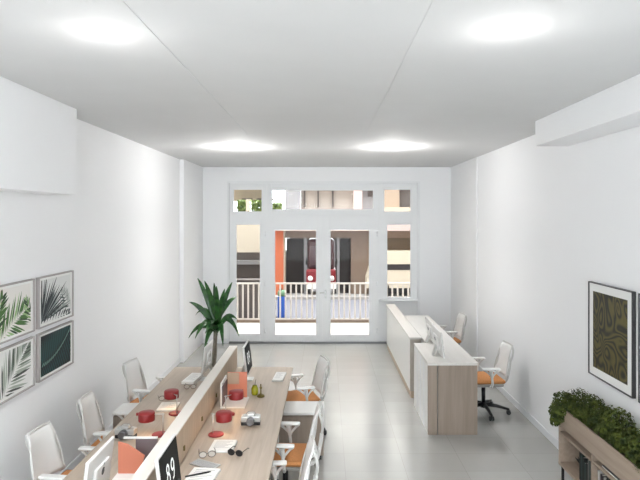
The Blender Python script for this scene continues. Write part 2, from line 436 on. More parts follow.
# ------------------------------------------------------------------ bench desk
DX0, DX1, DY0, DY1, DZ = -.40, -1.86, 2.75, 6.95, .74
bd = thing('bench_desk', 'long oak double bench desk with central divider on the left', 'desk', (-1.125, 4.85, 0))
def loc(mb, name, m, par):   # build in world coords then move under parent
    for v in mb.bm.verts: v.co -= Vector(par.location)
    return mb.build(name, m, par)
loc(MB().box(-1.09, -.40, DY0, DY1, DZ-.03, DZ, bev=.003), 'worktop', M_deskw, bd)
loc(MB().box(-1.86, -1.185, DY0, DY1, DZ-.03, DZ, bev=.003), 'worktop', M_deskw, bd)
loc(MB().box(-1.185, -1.09, DY0, DY1, .30, .99, bev=.002), 'divider_panel', M_deskz, bd)
loc(MB().box(-1.187, -1.088, DY0, DY1, .99, 1.004, bev=.003), 'divider_cap', M_divtop, bd)
for y in (DY0+.05, 4.15, 5.55, DY1-.09):
    l = MB(); l.box(-1.80, -1.74, y, y+.05, 0, .71, bev=.004); l.box(-.52, -.46, y, y+.05, 0, .71, bev=.004); l.box(-1.74, -.52, y, y+.05, .65, .71, bev=.004)
    loc(l, 'leg_frame', M_white, bd)
for y in (3.5, 4.32, 4.95, 5.6, 6.3):
    g = MB(); g.box(-1.09, -1.08, y-.012, y+.012, .80, .835, bev=.002); loc(g, 'cable_clip', M_brass, bd)

# low white-topped cabinets standing out from under the desks
def cabinet(x0, x1, y0, y1, lab):
    xc = (x0+x1)/2; r = thing('low_cabinet', lab, 'cabinet', (xc, y0, 0))
    w2 = (x1-x0)/2; d = y1-y0
    MB().box(-w2, w2, 0, d, .485, .51, bev=.003).build('cabinet_top', M_whitelam, r)
    MB().box(-w2+.005, w2-.005, .012, d-.005, .05, .47, bev=.003).box(-w2+.02, w2-.02, .03, d-.02, .47, .485).build('body', M_recz, r)
    MB().box(-w2+.03, w2-.03, .03, d-.03, 0, .05).build('plinth', M_dark, r)
    MB().box(-w2+.01, w2-.01, .002, .012, .06, .462, bev=.002).build('front_panel', M_recz, r)
    return r
cabinet(-.80, -.01, 5.97, 6.36, 'low oak cabinet with white top standing out from right desk between chairs')
cabinet(-2.27, -1.82, 5.97, 6.30, 'low oak cabinet with white top under left desk edge, facing the left wall')

# ------------------------------------------------------------------ all-in-one computers (screen faces +X)
def make_computer(label, group):
    c = thing('desktop_computer', label, 'computer', (0, 0, 0), 0, group)
    tilt = Matrix.Rotation(math.radians(-7), 3, 'Y'); P = Vector((0, 0, .09))
    def T(mb):
        for v in mb.bm.verts: v.co = tilt @ v.co + P
        return mb
    d = MB(); d.box(-.011, .011, -.235, .235, 0, .325, bev=.008, seg=3); d.box(-.03, -.008, -.12, .12, .07, .24, bev=.012, seg=3)
    T(d).build('display', M_imac, c)
    sc = T(MB().box(.0105, .0135, -.221, .221, .016, .311)).build('screen', M_screen, c)
    g = MB(); Mx = Matrix(((0, 0, 1, 0), (1, 0, 0, 0), (0, 1, 0, 0), (0, 0, 0, 1)))
    def stroke(pts, r=.0085):
        g.tube([Vector((.0135, x, z)) for x, z in pts], r, n=8)
        for v in g.bm.verts:
            if v.co.x > .0146: v.co.x = .0146
    def ring(cx, cz, rx, rz, a0=0, a1=360):
        return [(cx+rx*math.cos(math.radians(a0+(a1-a0)*k/20)), cz+rz*math.sin(math.radians(a0+(a1-a0)*k/20))) for k in range(21)]
    stroke(ring(-.06, .195, .026, .026)); stroke(ring(-.06, .135, .032, .032))
    stroke(ring(.055, .185, .032, .032)); stroke([(.087, .185), (.082, .14), (.062, .105), (.035, .10)])
    T(g).build('digits', M_digit, sc)
    # leaf-and-fruit logo on the back
    l = MB(); pts = []
    for k in range(28):
        a = 2*PI*k/28; r = .026*(1-.14*max(0, math.sin(a))**6 - .06*max(0, -math.sin(a))**8)
        px, pz = r*math.cos(a)*.95, r*math.sin(a)*1.02
        dd = math.hypot(px-.034, pz-.004)
        if dd < .014: px = .034-.014*(.034-px)/dd; 
        pts.append((px, pz+.19))
    Mb = Matrix(((0, 0, -1, 0), (-1, 0, 0, 0), (0, 1, 0, 0), (0, 0, 0, 1)))
    l.prism(pts, .029, .0315, 0, Mb)
    l.prism([(.0, .219), (.006, .226), (.013, .237), (.005, .233)], .029, .0315, 0, Mb)
    T(l).build('logo', M_dark, c)
    s = MB(); s.box(-.10, .05, -.085, .085, 0, .008, bev=.003)
    s.tube([(-.085, 0, .006), (-.075, 0, .08), (-.045, 0, .17), (-.03, 0, .20)], [.018]*4, flat=2.6)
    s.build('stand', M_silver, c)
    return c
pc = make_computer('white desktop computer with digits on black screen, near end of right desk', 'white all-in-one desktop computers')
pc.location = (-.97, 3.545, DZ); pc.scale = (1, .87, 1)
dup(pc, 'white desktop computer with black screen at far end of right desk', (-.87, 6.42, DZ), .0)
dup(pc, 'white desktop computer seen from behind, near end of left desk', (-1.44, 3.50, DZ), PI)
dup(pc, 'white desktop computer seen edge-on at far end of left desk by the plant', (-1.37, 6.42, DZ), PI)

# ------------------------------------------------------------------ desk lamps (arm reaches +X)
def make_lamp(label, group, arm=.075):
    l = thing('desk_lamp', label, 'lamp', (0, 0, 0), 0, group); l.scale = (.9, .9, .95)
    MB().lathe([(.0005, 0), (.07, 0), (.074, .004), (.072, .011), (.06, .015), (.0005, .016)]).build('base', M_red, l)
    MB().tube([(-.03, 0, .012), (-.03, 0, .198)], .0045).build('post', M_silver, l)
    MB().tube([(-.045, 0, .19), (.03, 0, .185), (arm+.075, 0, .185)], .0042).build('arm', M_silver, l)
    sh = MB().lathe([(.066, .128), (.075, .130), (.077, .138), (.077, .196), (.071, .205), (.0005, .208)]).lathe([(.066, .128), (.069, .14), (.066, .195), (.0005, .198)])
    for v in sh.bm.verts: v.co.x += arm
    so = sh.build('lamp_shade', M_red, l)
    MB().sphere((arm, 0, .165), .022).build('bulb', M_bulb, so)
    MB().cyl(arm+.088, 0, .175, .197, .012, n=12).build('knob', M_red, l)
    return l
GL = 'red desk lamps on the bench desks'
LAMPS = [(-.93, 4.78, 0, .075, 'red drum desk lamp on right desk, the nearer of two'), (-.915, 5.27, .95, .125, 'red drum desk lamp on right desk, the farther, before the coral organiser'),
         (-1.41, 4.78, PI, .125, 'red drum desk lamp on left desk, the nearer of two'), (-1.41, 5.29, PI-.95, .125, 'red drum desk lamp on left desk, the farther of two')]
M_bulb = mat('bulb_glow', (255, 210, 160), .5, emit=(255, 180, 110), estr=6)
for x, y, rz, arm, lab in LAMPS:
    lp = make_lamp(lab, GL, arm); lp.location = (x, y, DZ); lp.rotation_euler = (0, 0, rz)
    L = bpy.data.lights.new('desk_lamp_bulb', 'POINT'); L.energy = .9; L.shadow_soft_size = .02; L.color = (1, .62, .32)
    lo = bpy.data.objects.new('desk_lamp_bulb', L); COL.objects.link(lo); lo.location = (x+arm*.9*math.cos(rz), y+arm*.9*math.sin(rz), DZ+.12)

# ------------------------------------------------------------------ desk organisers: upright boards on a white tray
def organiser(x, y, lab, flip=1):
    o = thing('desk_organiser', lab, 'organiser', (x, y, DZ), 0)
    MB().box(-.12, .12, 0, .32, 0, .012, bev=.002).build('tray', M_white, o)
    MB().box(-.10, .10, .30, .312, .012, .27, bev=.002).build('back_board', M_orgor, o)
    MB().box(-.098*1, .02, .292, .30, .15, .266, bev=.001).build('note_board', M_sticker, o)
    s = MB(); s.box(flip*-.12, flip*-.108, .02, .312, .012, .24, bev=.002); s.build('side_board', M_white, o)
    MB().box(flip*-.108, flip*-.100, .03, .30, .012, .20, bev=.002).build('inner_pocket', M_orggrey, o)
    return o
organiser(-.90, 5.44, 'coral backed desk organiser with white tray behind farther lamp on right desk')
o2 = thing('desk_organiser', 'coral and taupe desk organiser beside the rear of the near left computer', 'organiser', (-1.37, 4.04, DZ), 0)
MB().box(-.13, .13, -.10, .14, 0, .012, bev=.002).build('tray', M_white, o2)
MB().prism([(-.12, .012), (.03, .012), (.07, .14), (-.05, .22), (-.12, .24)], -.006, .006, 0, Matrix(((1, 0, 0, 0), (0, 0, -1, 0), (0, 1, 0, 0), (0, 0, 0, 1)))).build('coral_board', M_orgor, o2)
MB().box(-.03, .13, .10, .112, .012, .22, bev=.002).build('taupe_board', M_orggrey, o2)
MB().box(-.12, .13, .096, .118, .22, .232, bev=.002).build('top_rail', M_white, o2)

# ------------------------------------------------------------------ notebooks, keyboard, pen, spectacles, cameras, vases
def notebook(x, y, w, d, rz, lab, th=.016, lines=True):
    n = thing('notebook', lab, 'notebook', (x, y, DZ), rz, None)
    MB().box(-w/2, w/2, -d/2, d/2, .002, th, bev=.002).build('pages', M_paper, n)
    MB().box(-w/2-.003, w/2+.003, -d/2-.003, d/2+.003, 0, .003).build('cover', M_paperlines, n)
    if lines:
        p = MB()
        for k in range(7): p.box(-w*.36, w*(.36-.12*(k % 3)), d*.34-k*d*.1, d*.34-k*d*.1+d*.025, th, th+.0006)
        p.build('printed_lines', M_paperlines, n)
    return n
notebook(-.825, 4.53, .19, .22, -.03, 'white open notebook with grey lines before the near lamp on right desk')
notebook(-.88, 3.99, .20, .26, -.12, 'white notebook near the screen on the right desk, lowest in view')
notebook(-.53, 6.50, .12, .34, -.06, 'white notebook at far right corner of right desk')
notebook(-1.53, 5.47, .18, .22, .05, 'white notebook between the two lamps on left desk')
notebook(-1.51, 6.40, .14, .36, -.10, 'white notebook at far end of left desk', .03)
kb = thing('keyboard', 'slim grey keyboard beside the near screen on right desk', 'keyboard', (-.90, 4.20, DZ), -.5)
MB().box(-.11, .11, -.05, .05, 0, .009, bev=.003).build('key_tray', M_silver, kb)
k_ = MB()
for i in range(10):
    for j in range(4): k_.box(-.102+i*.0205, -.085+i*.0205, -.042+j*.021, -.025+j*.021, .009, .0115)
k_.build('keys', M_paperlines, kb)
pn = MB().tube([(-.09, -.045, .006), (.06, .028, .006), (.075, .036, .006)], [.006, .006, .002])
pn = pn.build('pen', M_dark); pn.location = (-.90, 4.01, DZ+.016)
tag(pn, 'black pen lying across the lowest white notebook on right desk', 'pen')
def spectacles(x, y, rz, lab, m):
    s = thing('spectacles', lab, 'spectacles', (x, y, DZ), rz)
    f = MB()
    for sx in (-1, 1):
        f.tube([(sx*.034+.028*math.cos(2*PI*k/16), 0, .025+.023*math.sin(2*PI*k/16)) for k in range(17)], .0028, n=6)
        f.tube([(sx*.062, 0, .035), (sx*.062, .10, .03), (sx*.058, .13, .012)], .0026, n=6)
    f.tube([(-.007, 0, .03), (.007, 0, .03)], .003, n=6); f.build('frame', m, s)
    for sx in (-1, 1):
        l = MB(); l.prism([(sx*.034+.027*math.cos(2*PI*k/16), .025+.022*math.sin(2*PI*k/16)) for k in range(16)], -.001, .001, 0, Matrix(((1, 0, 0, 0), (0, 0, -1, 0), (0, 1, 0, 0), (0, 0, 0, 1))))
        l.build('lens', M_lens if m is M_glassy else m, s)
    return s
spectacles(-.91, 4.33, .25, 'thin framed spectacles left below the lined notebook on right desk', M_glassy)
spectacles(-.70, 4.36, -.3, 'dark sunglasses right below the lined notebook on right desk', M_dark)
spectacles(-1.62, 5.68, .4, 'thin framed spectacles behind the middle notebook on left desk', M_glassy)
spectacles(-1.46, 6.06, .1, 'thin framed spectacles before the far notebook on left desk', M_glassy)
def make_camera(lab):
    c = thing('camera', lab, 'camera', (0, 0, 0), 0, 'silver compact cameras on the bench desks')
    MB().box(-.085, .085, -.03, .04, 0, .03, bev=.008, seg=3).build('body', M_dark, c)
    MB().box(-.086, .086, -.031, .041, .03, .082, bev=.008, seg=3).box(-.035, .035, -.03, .035, .08, .104, bev=.009, seg=3).build('top_plate', M_silver, c)
    le = MB().lathe([(.0005, .05), (.026, .048), (.032, .05), (.036, .03), (.036, 0), (.0005, 0)])
    rot = Matrix.Rotation(math.radians(90), 3, 'X')
    for v in le.bm.verts: v.co = rot @ v.co + Vector((0, -.028, .045))
    le.build('lens', M_metalgrey, c)

    for dx_ in (.06, -.06): MB().cyl(dx_, .005, .08, .092, .014, n=14).build('dial', M_silver, c)
    st = MB().tube(smooth([(-.05, .01, .08), (-.025, .015, .11), (.025, .015, .112), (.05, .01, .08)]), .003); st.build('strap', M_chairgrey, c)
    return c
cm = make_camera('silver and black compact camera on right desk beside the near red lamp'); cm.location = (-.665, 5.02, DZ); cm.rotation_euler = (0, 0, .05)
dup(cm, 'silver and black compact camera on left desk behind the coral organiser', (-1.68, 4.72, DZ), -.12)
v = thing('vase', 'yellow green glass vase beside the organiser on right desk', 'vase', (-.735, 5.86, DZ))
MB().lathe([(.0005, 0), (.028, 0), (.036, .02), (.036, .07), (.026, .085), (.022, .1), (.02, .1), (.022, .085), (.03, .07), (.0005, .01)]).build('body', M_olive, v)
MB().tube([(0, 0, .03), (.004, 0, .12), (.012, 0, .16)], .004).build('stem', M_trunk, v)
v = thing('candle_holder', 'small dark brass candle holder right of the yellow green vase', 'candle holder', (-.665, 5.80, DZ))
MB().lathe([(.0005, 0), (.04, 0), (.04, .006), (.034, .02), (.018, .025), (.008, .035), (.007, .08), (.013, .085), (.013, .10), (.0005, .10)]).build('body', M_brass, v)
MB().tube([(.0, 0, .10), (.0, 0, .13)], .006).build('candle', M_brass, v)
v = thing('potted_sprout', 'small white pot with yellow green sprout behind near left computer', 'potted plant', (-1.305, 3.62, DZ))
MB().lathe([(.0005, 0), (.03, 0), (.04, .08), (.036, .08), (.028, .06), (.0005, .06)]).build('pot', M_pot, v)
l = MB()
for k in range(9):
    a = k*.7; l.tube([(0, 0, .06), (.012*math.cos(a), .012*math.sin(a), .10), (.03*math.cos(a), .03*math.sin(a), .14)], [.004, .005, .001], flat=.5)
l.build('foliage', M_olive, v)

# ------------------------------------------------------------------ reception desk and counter
rd = thing('reception_desk', 'oak ended reception desk with pale top on the right', 'desk', (1.5, 6.7, 0))
def U(mb, name, m, par=rd): return loc(mb, name, m, par)
top = MB().prism([(1.225, 6.675), (1.825, 6.675), (1.825, 9.9), (1.40, 9.9), (1.40, 7.74), (1.225, 7.74)], .83, .86)
U(top, 'worktop', M_pale)
U(MB().box(1.35, 1.82, 6.685, 6.715, .0, .83, bev=.002), 'end_panel', M_recz)
U(MB().box(1.23, 1.338, 6.683, 6.715, .0, .83, bev=.002), 'end_strip', M_recz)
fp = MB().box(1.23, 1.26, 6.715, 7.74, .0, .83, bev=.002)
U(fp, 'front_panel', M_whitelam)
rb = MB()
for y in (6.95, 7.2, 7.45): rb.box(1.224, 1.231, y, y+.02, .02, .82)
U(rb, 'panel_ribs', M_trim)
U(MB().box(1.41, 1.815, 9.86, 9.89, 0, .83, bev=.002), 'far_panel', M_recz)
U(MB().box(1.40, 1.42, 7.76, 9.86, .35, .83), 'modesty_panel', M_whitelam)
ct = thing('reception_counter', 'long white fronted counter running from reception desk to the window', 'counter', (1.3, 9.5, 0))
U(MB().box(1.21, 1.385, 8.03, 11.1, .845, .875, bev=.003), 'countertop', M_pale, ct)
U(MB().box(1.222, 1.25, 8.06, 11.09, .10, .845, bev=.002), 'front_panel', M_whitelam, ct)
U(MB().box(1.222, 1.378, 8.04, 8.06, .10, .845, bev=.002), 'end_panel', M_endg, ct)
U(MB().box(1.36, 1.378, 8.06, 11.09, .10, .845, bev=.002), 'rear_panel', M_whitelam, ct)
U(MB().box(1.235, 1.37, 8.05, 11.08, 0, .10), 'plinth', M_deskz, ct)
dup(pc, 'white desktop computer seen from behind on the reception desk, nearer one', (1.44, 7.06, .80), 0, (1, 1.25, .98))
dup(pc, 'white desktop computer seen from behind on the reception desk, farther one', (1.49, 7.80, .80), 0, (1, 1.25, .90))

# ------------------------------------------------------------------ tall leafy plant behind the desks
pl = thing('potted_dracaena', 'tall leafy green plant standing behind far end of the desk divider', 'plant', (-1.56, 7.75, 0))
MB().lathe([(.0005, 0), (.13, 0), (.17, .34), (.175, .36), (.155, .36), (.15, .31), (.0005, .31)]).build('pot', M_pot, pl)
MB().cyl(0, 0, .30, .325, .15, n=24).build('soil', M_soil, pl)
MB().tube([(.0, 0, .31), (.03, .01, .7), (.045, 0, 1.03)], [.035, .03, .026]).build('trunk', M_trunk, pl)
sP = F/7.75
def w3(px, py, dy=0): return Vector(((px-CX)/sP+1.56, dy, H-(py-CY)/sP))
tips = [(196, 279, .1, 1), (206, 280, -.1, 1), (220, 284, -.25, 1), (231, 283, .1, 1), (191, 301, -.1, .6), (234, 299, .2, .6), (240, 319, -.15, .2), (193, 317, .15, .3),
        (192, 335, -.2, 0), (201, 333, -.35, 0), (238, 338, .1, 0), (227, 341, -.3, 0), (211, 290, .3, 1), (209, 345, -.3, 0), (225, 292, .35, 1), (213, 326, -.5, .5), (219, 318, -.5, .7), (202, 291, .35, .8), (214, 283, 0, 1.2), (226, 288, -.1, 1.1)]
for px, py, dy, up in tips:
    b0 = w3(217+R.uniform(-2, 2), 329+R.uniform(-6, 6)); tp = w3(px, py, dy)
    mid = b0.lerp(tp, .55) + Vector((0, 0, .17-.10*up + (.10 if up < .5 else 0))) 
    side = (tp-b0).cross(Vector((0, -1, .35))).normalized()
    grid = []
    for i in range(11):
        t = i/10; p = b0*(1-t)**2+mid*2*t*(1-t)+tp*t*t
        wd = .036*math.sin(PI*min(1, .12+.88*t)**.8)**.8*(1 if t < .99 else .05)+.003
        fold = Vector((0, 0, .016*(wd/.036)))
        grid.append([p-side*wd+fold, p-side*wd*.5+fold*.3, p, p+side*wd*.5+fold*.3, p+side*wd+fold])
    MB().sheet(grid, .003).build('leaf', M_leaf, pl)

# ------------------------------------------------------------------ planter bookcase on the right
bc = thing('planter_bookcase', 'low oak bookcase with planter trough along right wall', 'bookcase', (2.42, 4.2, 0))
BX0, BX1, BY0, BY1 = 2.25, 2.58, 2.8, 5.40
def V(mb, name, m): return loc(mb, name, m, bc)
V(MB().box(BX0, BX0+.02, BY0, BY1, .60, .785, bev=.002), 'front_board', M_planter)
V(MB().box(BX1-.02, BX1, BY0, BY1, .234, .785, bev=.002), 'back_board', M_planter)
V(MB().box(BX0+.02, BX1-.02, BY0, BY1, .59, .605), 'trough_floor', M_planter)
V(MB().box(BX0+.005, BX1-.02, BY0, BY1, .525, .545, bev=.001), 'shelf', M_planter)
V(MB().box(BX0, BX1-.02, BY0, BY1, .225, .25, bev=.001), 'shelf', M_planter)
V(MB().box(BX0+.002, BX1-.02, BY1-.02, BY1, .25, .785, bev=.001), 'side_panel', M_planter)
V(MB().box(BX0+.002, BX1-.02, BY0, BY0+.02, .25, .785, bev=.001), 'side_panel', M_planter)
for y in (3.45, 4.10, 4.74):
    V(MB().box(BX0+.004, BX1-.02, y-.01, y+.01, .25, .59, bev=.001), 'divider', M_planter)
V(MB().box(BX0+.02, BX1-.02, BY0+.02, BY1-.02, .605, .745), 'soil', M_soil)
for y in (BY0+.03, 4.1, BY1-.03):
    l = MB(); x0, x1 = BX0+.02, BX1-.03
    l.box(x0, x0+.02, y-.01, y+.01, 0, .225); l.box(x1, x1+.02, y-.01, y+.01, 0, .225); l.box(x0, x1, y-.01, y+.01, 0, .02); l.box(x0, x1, y-.01, y+.01, .205, .225)
    V(l, 'leg_frame', M_darkmet)
# foliage: uncountable little leaves
fo = MB(); bm = fo.bm
blobs = []
y = BY1+.0
while y > 3.0:
    blobs.append((2.45+R.uniform(-.02, .03), y, .80+R.uniform(-.02, .05), R.uniform(.11, .145)))
    blobs.append((2.345+R.uniform(-.02, .02), y+R.uniform(-.05, .05), .775+R.uniform(-.01, .03), R.uniform(.07, .095)))
    y -= R.uniform(.13, .19)
blobs += [(2.225, 5.36, .75, .075), (2.225, 5.38, .67, .065), (2.235, 5.28, .78, .065), (2.225, 5.31, .70, .055), (2.23, 5.42, .61, .045), (2.30, 5.42, .72, .10), (2.33, 5.47, .80, .10), (2.28, 5.40, .63, .06), (2.34, 5.50, .70, .07)]
for (bx, by, bz, br) in blobs:
    for k in range(int(5200*br)):
        d = Vector((R.gauss(0, 1), R.gauss(0, 1), R.gauss(0, 1))).normalized()
        if d.z < -.55: continue
        p = Vector((bx, by, bz))+d*br*R.uniform(.72, 1.05)
        if p.x > 2.60: p.x = 2.60-R.uniform(0, .02)
        u = d.cross(Vector((R.gauss(0, 1), R.gauss(0, 1), R.gauss(0, 1)))).normalized()
        nn = (d+Vector((R.gauss(0, .5), R.gauss(0, .5), R.gauss(0, .5)+.3))).normalized()
        u = (u-nn*u.dot(nn)).normalized(); wv = nn.cross(u)
        L_ = R.uniform(.010, .020)
        q = [p-u*L_, p+wv*L_*.55+nn*.003, p+u*L_, p-wv*L_*.55+nn*.003]
        for a in q: 
            if a.x > 2.615: a.x = 2.615
        bm.faces.new([bm.verts.new(a) for a in q])
fol = fo.build('planter_greenery', M_bush, recalc=False)
tag(fol, 'dense green bushy foliage filling the trough of the oak bookcase', 'foliage', kind='stuff')

# books and ornaments in the bookcase
by = 5.02; n = 0
GB = 'upright books in the far compartment of the oak bookcase'
cols = [0, 1, 0, 1, 0, 2, 1]
desc = ['black book, leftmost of the upright books in far bookcase compartment', 'dark green book, second of the upright books in far compartment', 'black book between two dark green books in far compartment',
        'dark green book, fourth of the upright books in far compartment', 'tall black book left of the grey book in far compartment', 'grey book near the oak divider in far compartment', 'dark green book against the oak divider in far compartment']
for k in range(7):
    th = R.uniform(.024, .034); hh = R.uniform(.19, .255); dp = R.uniform(.16, .19)
    o = thing('book', desc[k], 'book', (BX0+.03, by-th, .25), 0, GB)
    MB().box(0, dp, 0, .003, 0, hh).box(0, dp, th-.003, th, 0, hh).box(0, .003, 0, th, 0, hh).build('cover', M_book[cols[k]], o)
    MB().box(.003, dp-.006, .003, th-.003, .004, hh-.004).build('pages', M_paper, o)
    by -= th+.003
by = 4.68
desc = ['white book, first upright in the middle bookcase compartment', 'plum book beside the white ones in middle bookcase compartment', 'second white book, right of the plum one in middle compartment', 'black book, last upright in the middle bookcase compartment']
for k in range(4):
    th = R.uniform(.03, .045); hh = R.uniform(.18, .25)
    o = thing('book', desc[k], 'book', (BX0+.03, by-th, .25), 0, 'upright books in the middle compartment of the oak bookcase')
    MB().box(0, .18, 0, .003, 0, hh).box(0, .18, th-.003, th, 0, hh).box(0, .003, 0, th, 0, hh).build('cover', M_book[[3, 4, 3, 0][k]], o)
    MB().box(.003, .174, .003, th-.003, .004, hh-.004).build('pages', M_paper, o)
    by -= th+.012
o = thing('magazine', 'grey magazine lying in the narrow slot under the planter board', 'magazine', (BX0+.03, 4.35, .545), 0)
MB().box(0, .2, 0, .26, 0, .012, bev=.002).build('pages', M_paper, o); MB().box(-.002, .202, -.002, .262, .012, .015).build('cover', M_book[2], o)
o = thing('book', 'black book lying flat in narrow slot right of the grey magazine', 'book', (BX0+.03, 4.13, .545), 0)
MB().box(0, .19, 0, .16, .003, .022).build('pages', M_paper, o); MB().box(-.002, .192, -.002, .162, 0, .003).box(-.002, .192, -.002, .162, .022, .026).box(-.002, .001, -.002, .162, 0, .026).build('cover', M_book[0], o)
o = thing('ornament', 'black spiky ornament left of the upright books in the bookcase', 'ornament', (BX0+.14, 5.14, .25), 0)
MB().lathe([(.0005, 0), (.035, 0), (.035, .01), (.012, .02), (.01, .05), (.0005, .05)]).build('foot', M_dark, o)
s = MB()
for k in range(9):
    a = k*2*PI/9; s.tube([(0, 0, .045), (.05*math.cos(a), .05*math.sin(a), .09), (.085*math.cos(a), .085*math.sin(a), .10+.03*(k % 3))], [.01, .009, .002])
s.build('spikes', M_dark, o)

# ------------------------------------------------------------------ pictures
def marble():
    m = bpy.data.materials.new('marbled_print'); m.use_nodes = True
    nt = m.node_tree; b = nt.nodes['Principled BSDF']
    tc = nt.nodes.new('ShaderNodeTexCoord')
    n = nt.nodes.new('ShaderNodeTexNoise'); n.inputs['Scale'].default_value = 2.1; n.inputs['Detail'].default_value = 1; n.inputs['Distortion'].default_value = 1.1
    nt.links.new(tc.outputs['Object'], n.inputs['Vector'])
    mul = nt.nodes.new('ShaderNodeMath'); mul.operation = 'MULTIPLY'; mul.inputs[1].default_value = 100
    nt.links.new(n.outputs['Fac'], mul.inputs[0])
    sn = nt.nodes.new('ShaderNodeMath'); sn.operation = 'SINE'; nt.links.new(mul.outputs[0], sn.inputs[0])
    r = nt.nodes.new('ShaderNodeValToRGB'); e = r.color_ramp.elements
    e[0].position = .0; e[0].color = (*lin((16, 17, 10)), 1); e[1].position = 1; e[1].color = (*lin((92, 84, 40)), 1)
    x = e.new(.18); x.color = (*lin((38, 36, 19)), 1); x = e.new(.5); x.color = (*lin((68, 63, 30)), 1)
    ma = nt.nodes.new('ShaderNodeMath'); ma.operation = 'MULTIPLY_ADD'; ma.inputs[1].default_value = .5; ma.inputs[2].default_value = .5
    nt.links.new(sn.outputs[0], ma.inputs[0]); nt.links.new(ma.outputs[0], r.inputs['Fac'])
    nt.links.new(r.outputs['Color'], b.inputs['Base Color']); b.inputs['Roughness'].default_value = .5
    return m
M_marble = marble()
def frame_right(y0, y1, lab, seed):
    z0, z1 = 1.07, 1.97; p = thing('framed_print', lab, 'picture', (XR, (y0+y1)/2, (z0+z1)/2))
    hw, hh = (y1-y0)/2, (z1-z0)/2; t_ = .010
    f = MB()
    f.box(-.035, 0, -hw, -hw+t_, -hh, hh, bev=.002); f.box(-.035, 0, hw-t_, hw, -hh, hh, bev=.002)
    f.box(-.035, 0, -hw+t_, hw-t_, -hh, -hh+t_, bev=.002); f.box(-.035, 0, -hw+t_, hw-t_, hh-t_, hh, bev=.002)
    f.build('frame', M_picframe, p)
    MB().box(-.024, -.004, -hw+t_, hw-t_, -hh+t_, hh-t_).build('mount', M_mat, p)
    a = MB().box(-.026, -.024, -hw+.09, hw-.085, -hh+.085, hh-.085).build('print', M_marble, p)
    return p
frame_right(4.715, 5.505, 'framed olive marbled print, whole in view on the right wall', 1)
frame_right(3.84, 4.625, 'framed olive marbled print at right edge, mostly out of view', 2)

def palm_print(kind, hw, hh, seed):
    """leaflets of one frond laid flat on the sheet; slots: 0 sheet, 1..3 leaf colours"""
    r = random.Random(seed); mb = MB()
    mb.box(.020, .022, -hw, hw, -hh, hh, 0)
    def clip(poly):
        for ax, sgn, lim in ((0, 1, hw), (0, -1, hw), (1, 1, hh), (1, -1, hh)):
            out = []
            for i in range(len(poly)):
                a, b_ = poly[i], poly[(i+1) % len(poly)]
                ia, ib = sgn*a[ax] <= lim, sgn*b_[ax] <= lim
                if ia: out.append(a)
                if ia != ib:
                    t = (sgn*lim-a[ax])/(b_[ax]-a[ax]); out.append((a[0]+(b_[0]-a[0])*t, a[1]+(b_[1]-a[1])*t))
            poly = out
            if len(poly) < 3: return None
        return poly
    k = 0
    def leaflet(bx, bz, tx, tz, w_, mi):
        nonlocal k
        dx, dz = tx-bx, tz-bz; L_ = math.hypot(dx, dz); nx, nz = -dz/L_, dx/L_
        po = clip([(bx, bz), (bx+dx*.3+nx*w_, bz+dz*.3+nz*w_), (bx+dx*.7+nx*w_*.8, bz+dz*.7+nz*w_*.8), (tx, tz), (bx+dx*.7-nx*w_*.8, bz+dz*.7-nz*w_*.8), (bx+dx*.3-nx*w_, bz+dz*.3-nz*w_)])
        if po:
            k += 1; x = .0222+k*.00002
            mb.bm.faces.new([mb.bm.verts.new((x, a, c)) for a, c in po]).material_index = mi
    def frond(p0, p1, sag, n, ln, w_, spread, mis):
        for i in range(n):
            t = i/(n-1); x = p0[0]+(p1[0]-p0[0])*t; z = p0[1]+(p1[1]-p0[1])*t+sag*4*t*(1-t)
            a = math.atan2(p1[1]-p0[1], p1[0]-p0[0])
            l_ = ln*(.55+.6*math.sin(PI*(.15+.8*t)))*(1-.35*t)
            for sg in (-1, 1):
                aa = a+sg*(spread*(1-.45*t)+r.uniform(-.08, .08)); ll = l_*r.uniform(.85, 1.1)
                leaflet(x, z, x+math.cos(aa)*ll, z+math.sin(aa)*ll, w_*r.uniform(.7, 1.2), r.choice(mis))
    if kind == 0:   # green palm fan
        frond((-hw*.6, -hh*1.1), (hw*.75, -hh*.1), .02, 17, .26, .011, 1.0, [1, 1, 2, 3]); frond((-hw*1.1, -hh*1.0), (-hw*.5, hh*.6), 0, 12, .22, .012, .8, [1, 2, 3])
        frond((hw*1.1, -hh*.7), (hw*.75, hh*.3), 0, 8, .12, .008, .8, [2, 3])
    elif kind == 1: # dark fan
        for i in range(26):
            a = math.radians(12+i*3.6+r.uniform(-2, 2)); ll = r.uniform(.42, .68)
            leaflet(-hw*.95, -hh*.9, -hw*.95+math.cos(a)*ll*1.0, -hh*.9+math.sin(a)*ll*.75, .012*r.uniform(.7, 1.3), r.choice([1, 1, 2, 3]))
        frond((hw*1.1, -hh*.9), (hw*.4, hh*.2), 0, 8, .16, .01, .9, [2, 3]); frond((-hw, -hh*1.0), (hw, -hh*.9), 0, 12, .12, .012, 1, [1, 2])
    elif kind == 2: # pale frond
        frond((-hw*.6, -hh*1.3), (hw*.9, hh*1.0), .02, 22, .30, .011, .95, [1, 2, 3])
    else:           # dark banana leaf
        for i in range(40):
            t = i/39; x = -hw*1.1+2.2*hw*t; z = -hh*.55+1.5*hh*t*t
            leaflet(x, z, x-.05, z+.25, .010, [1, 2][i % 2]); leaflet(x, z, x+.12, z-.22, .008, [1, 0][i % 2])
        for i in range(16):
            t = i/15; leaflet(-hw*.95+2*hw*t, -hh*.55+1.5*hh*t*t, -hw*.95+2*hw*t+.045, -hh*.55+1.5*hh*t*t+.04, .008, 3)
        frond((-hw*.2, -hh*1.1), (hw*1.1, -hh*.1), .03, 9, .06, .006, .9, [2])
    return mb
def pm(n, c): return mat(n, c, .55)
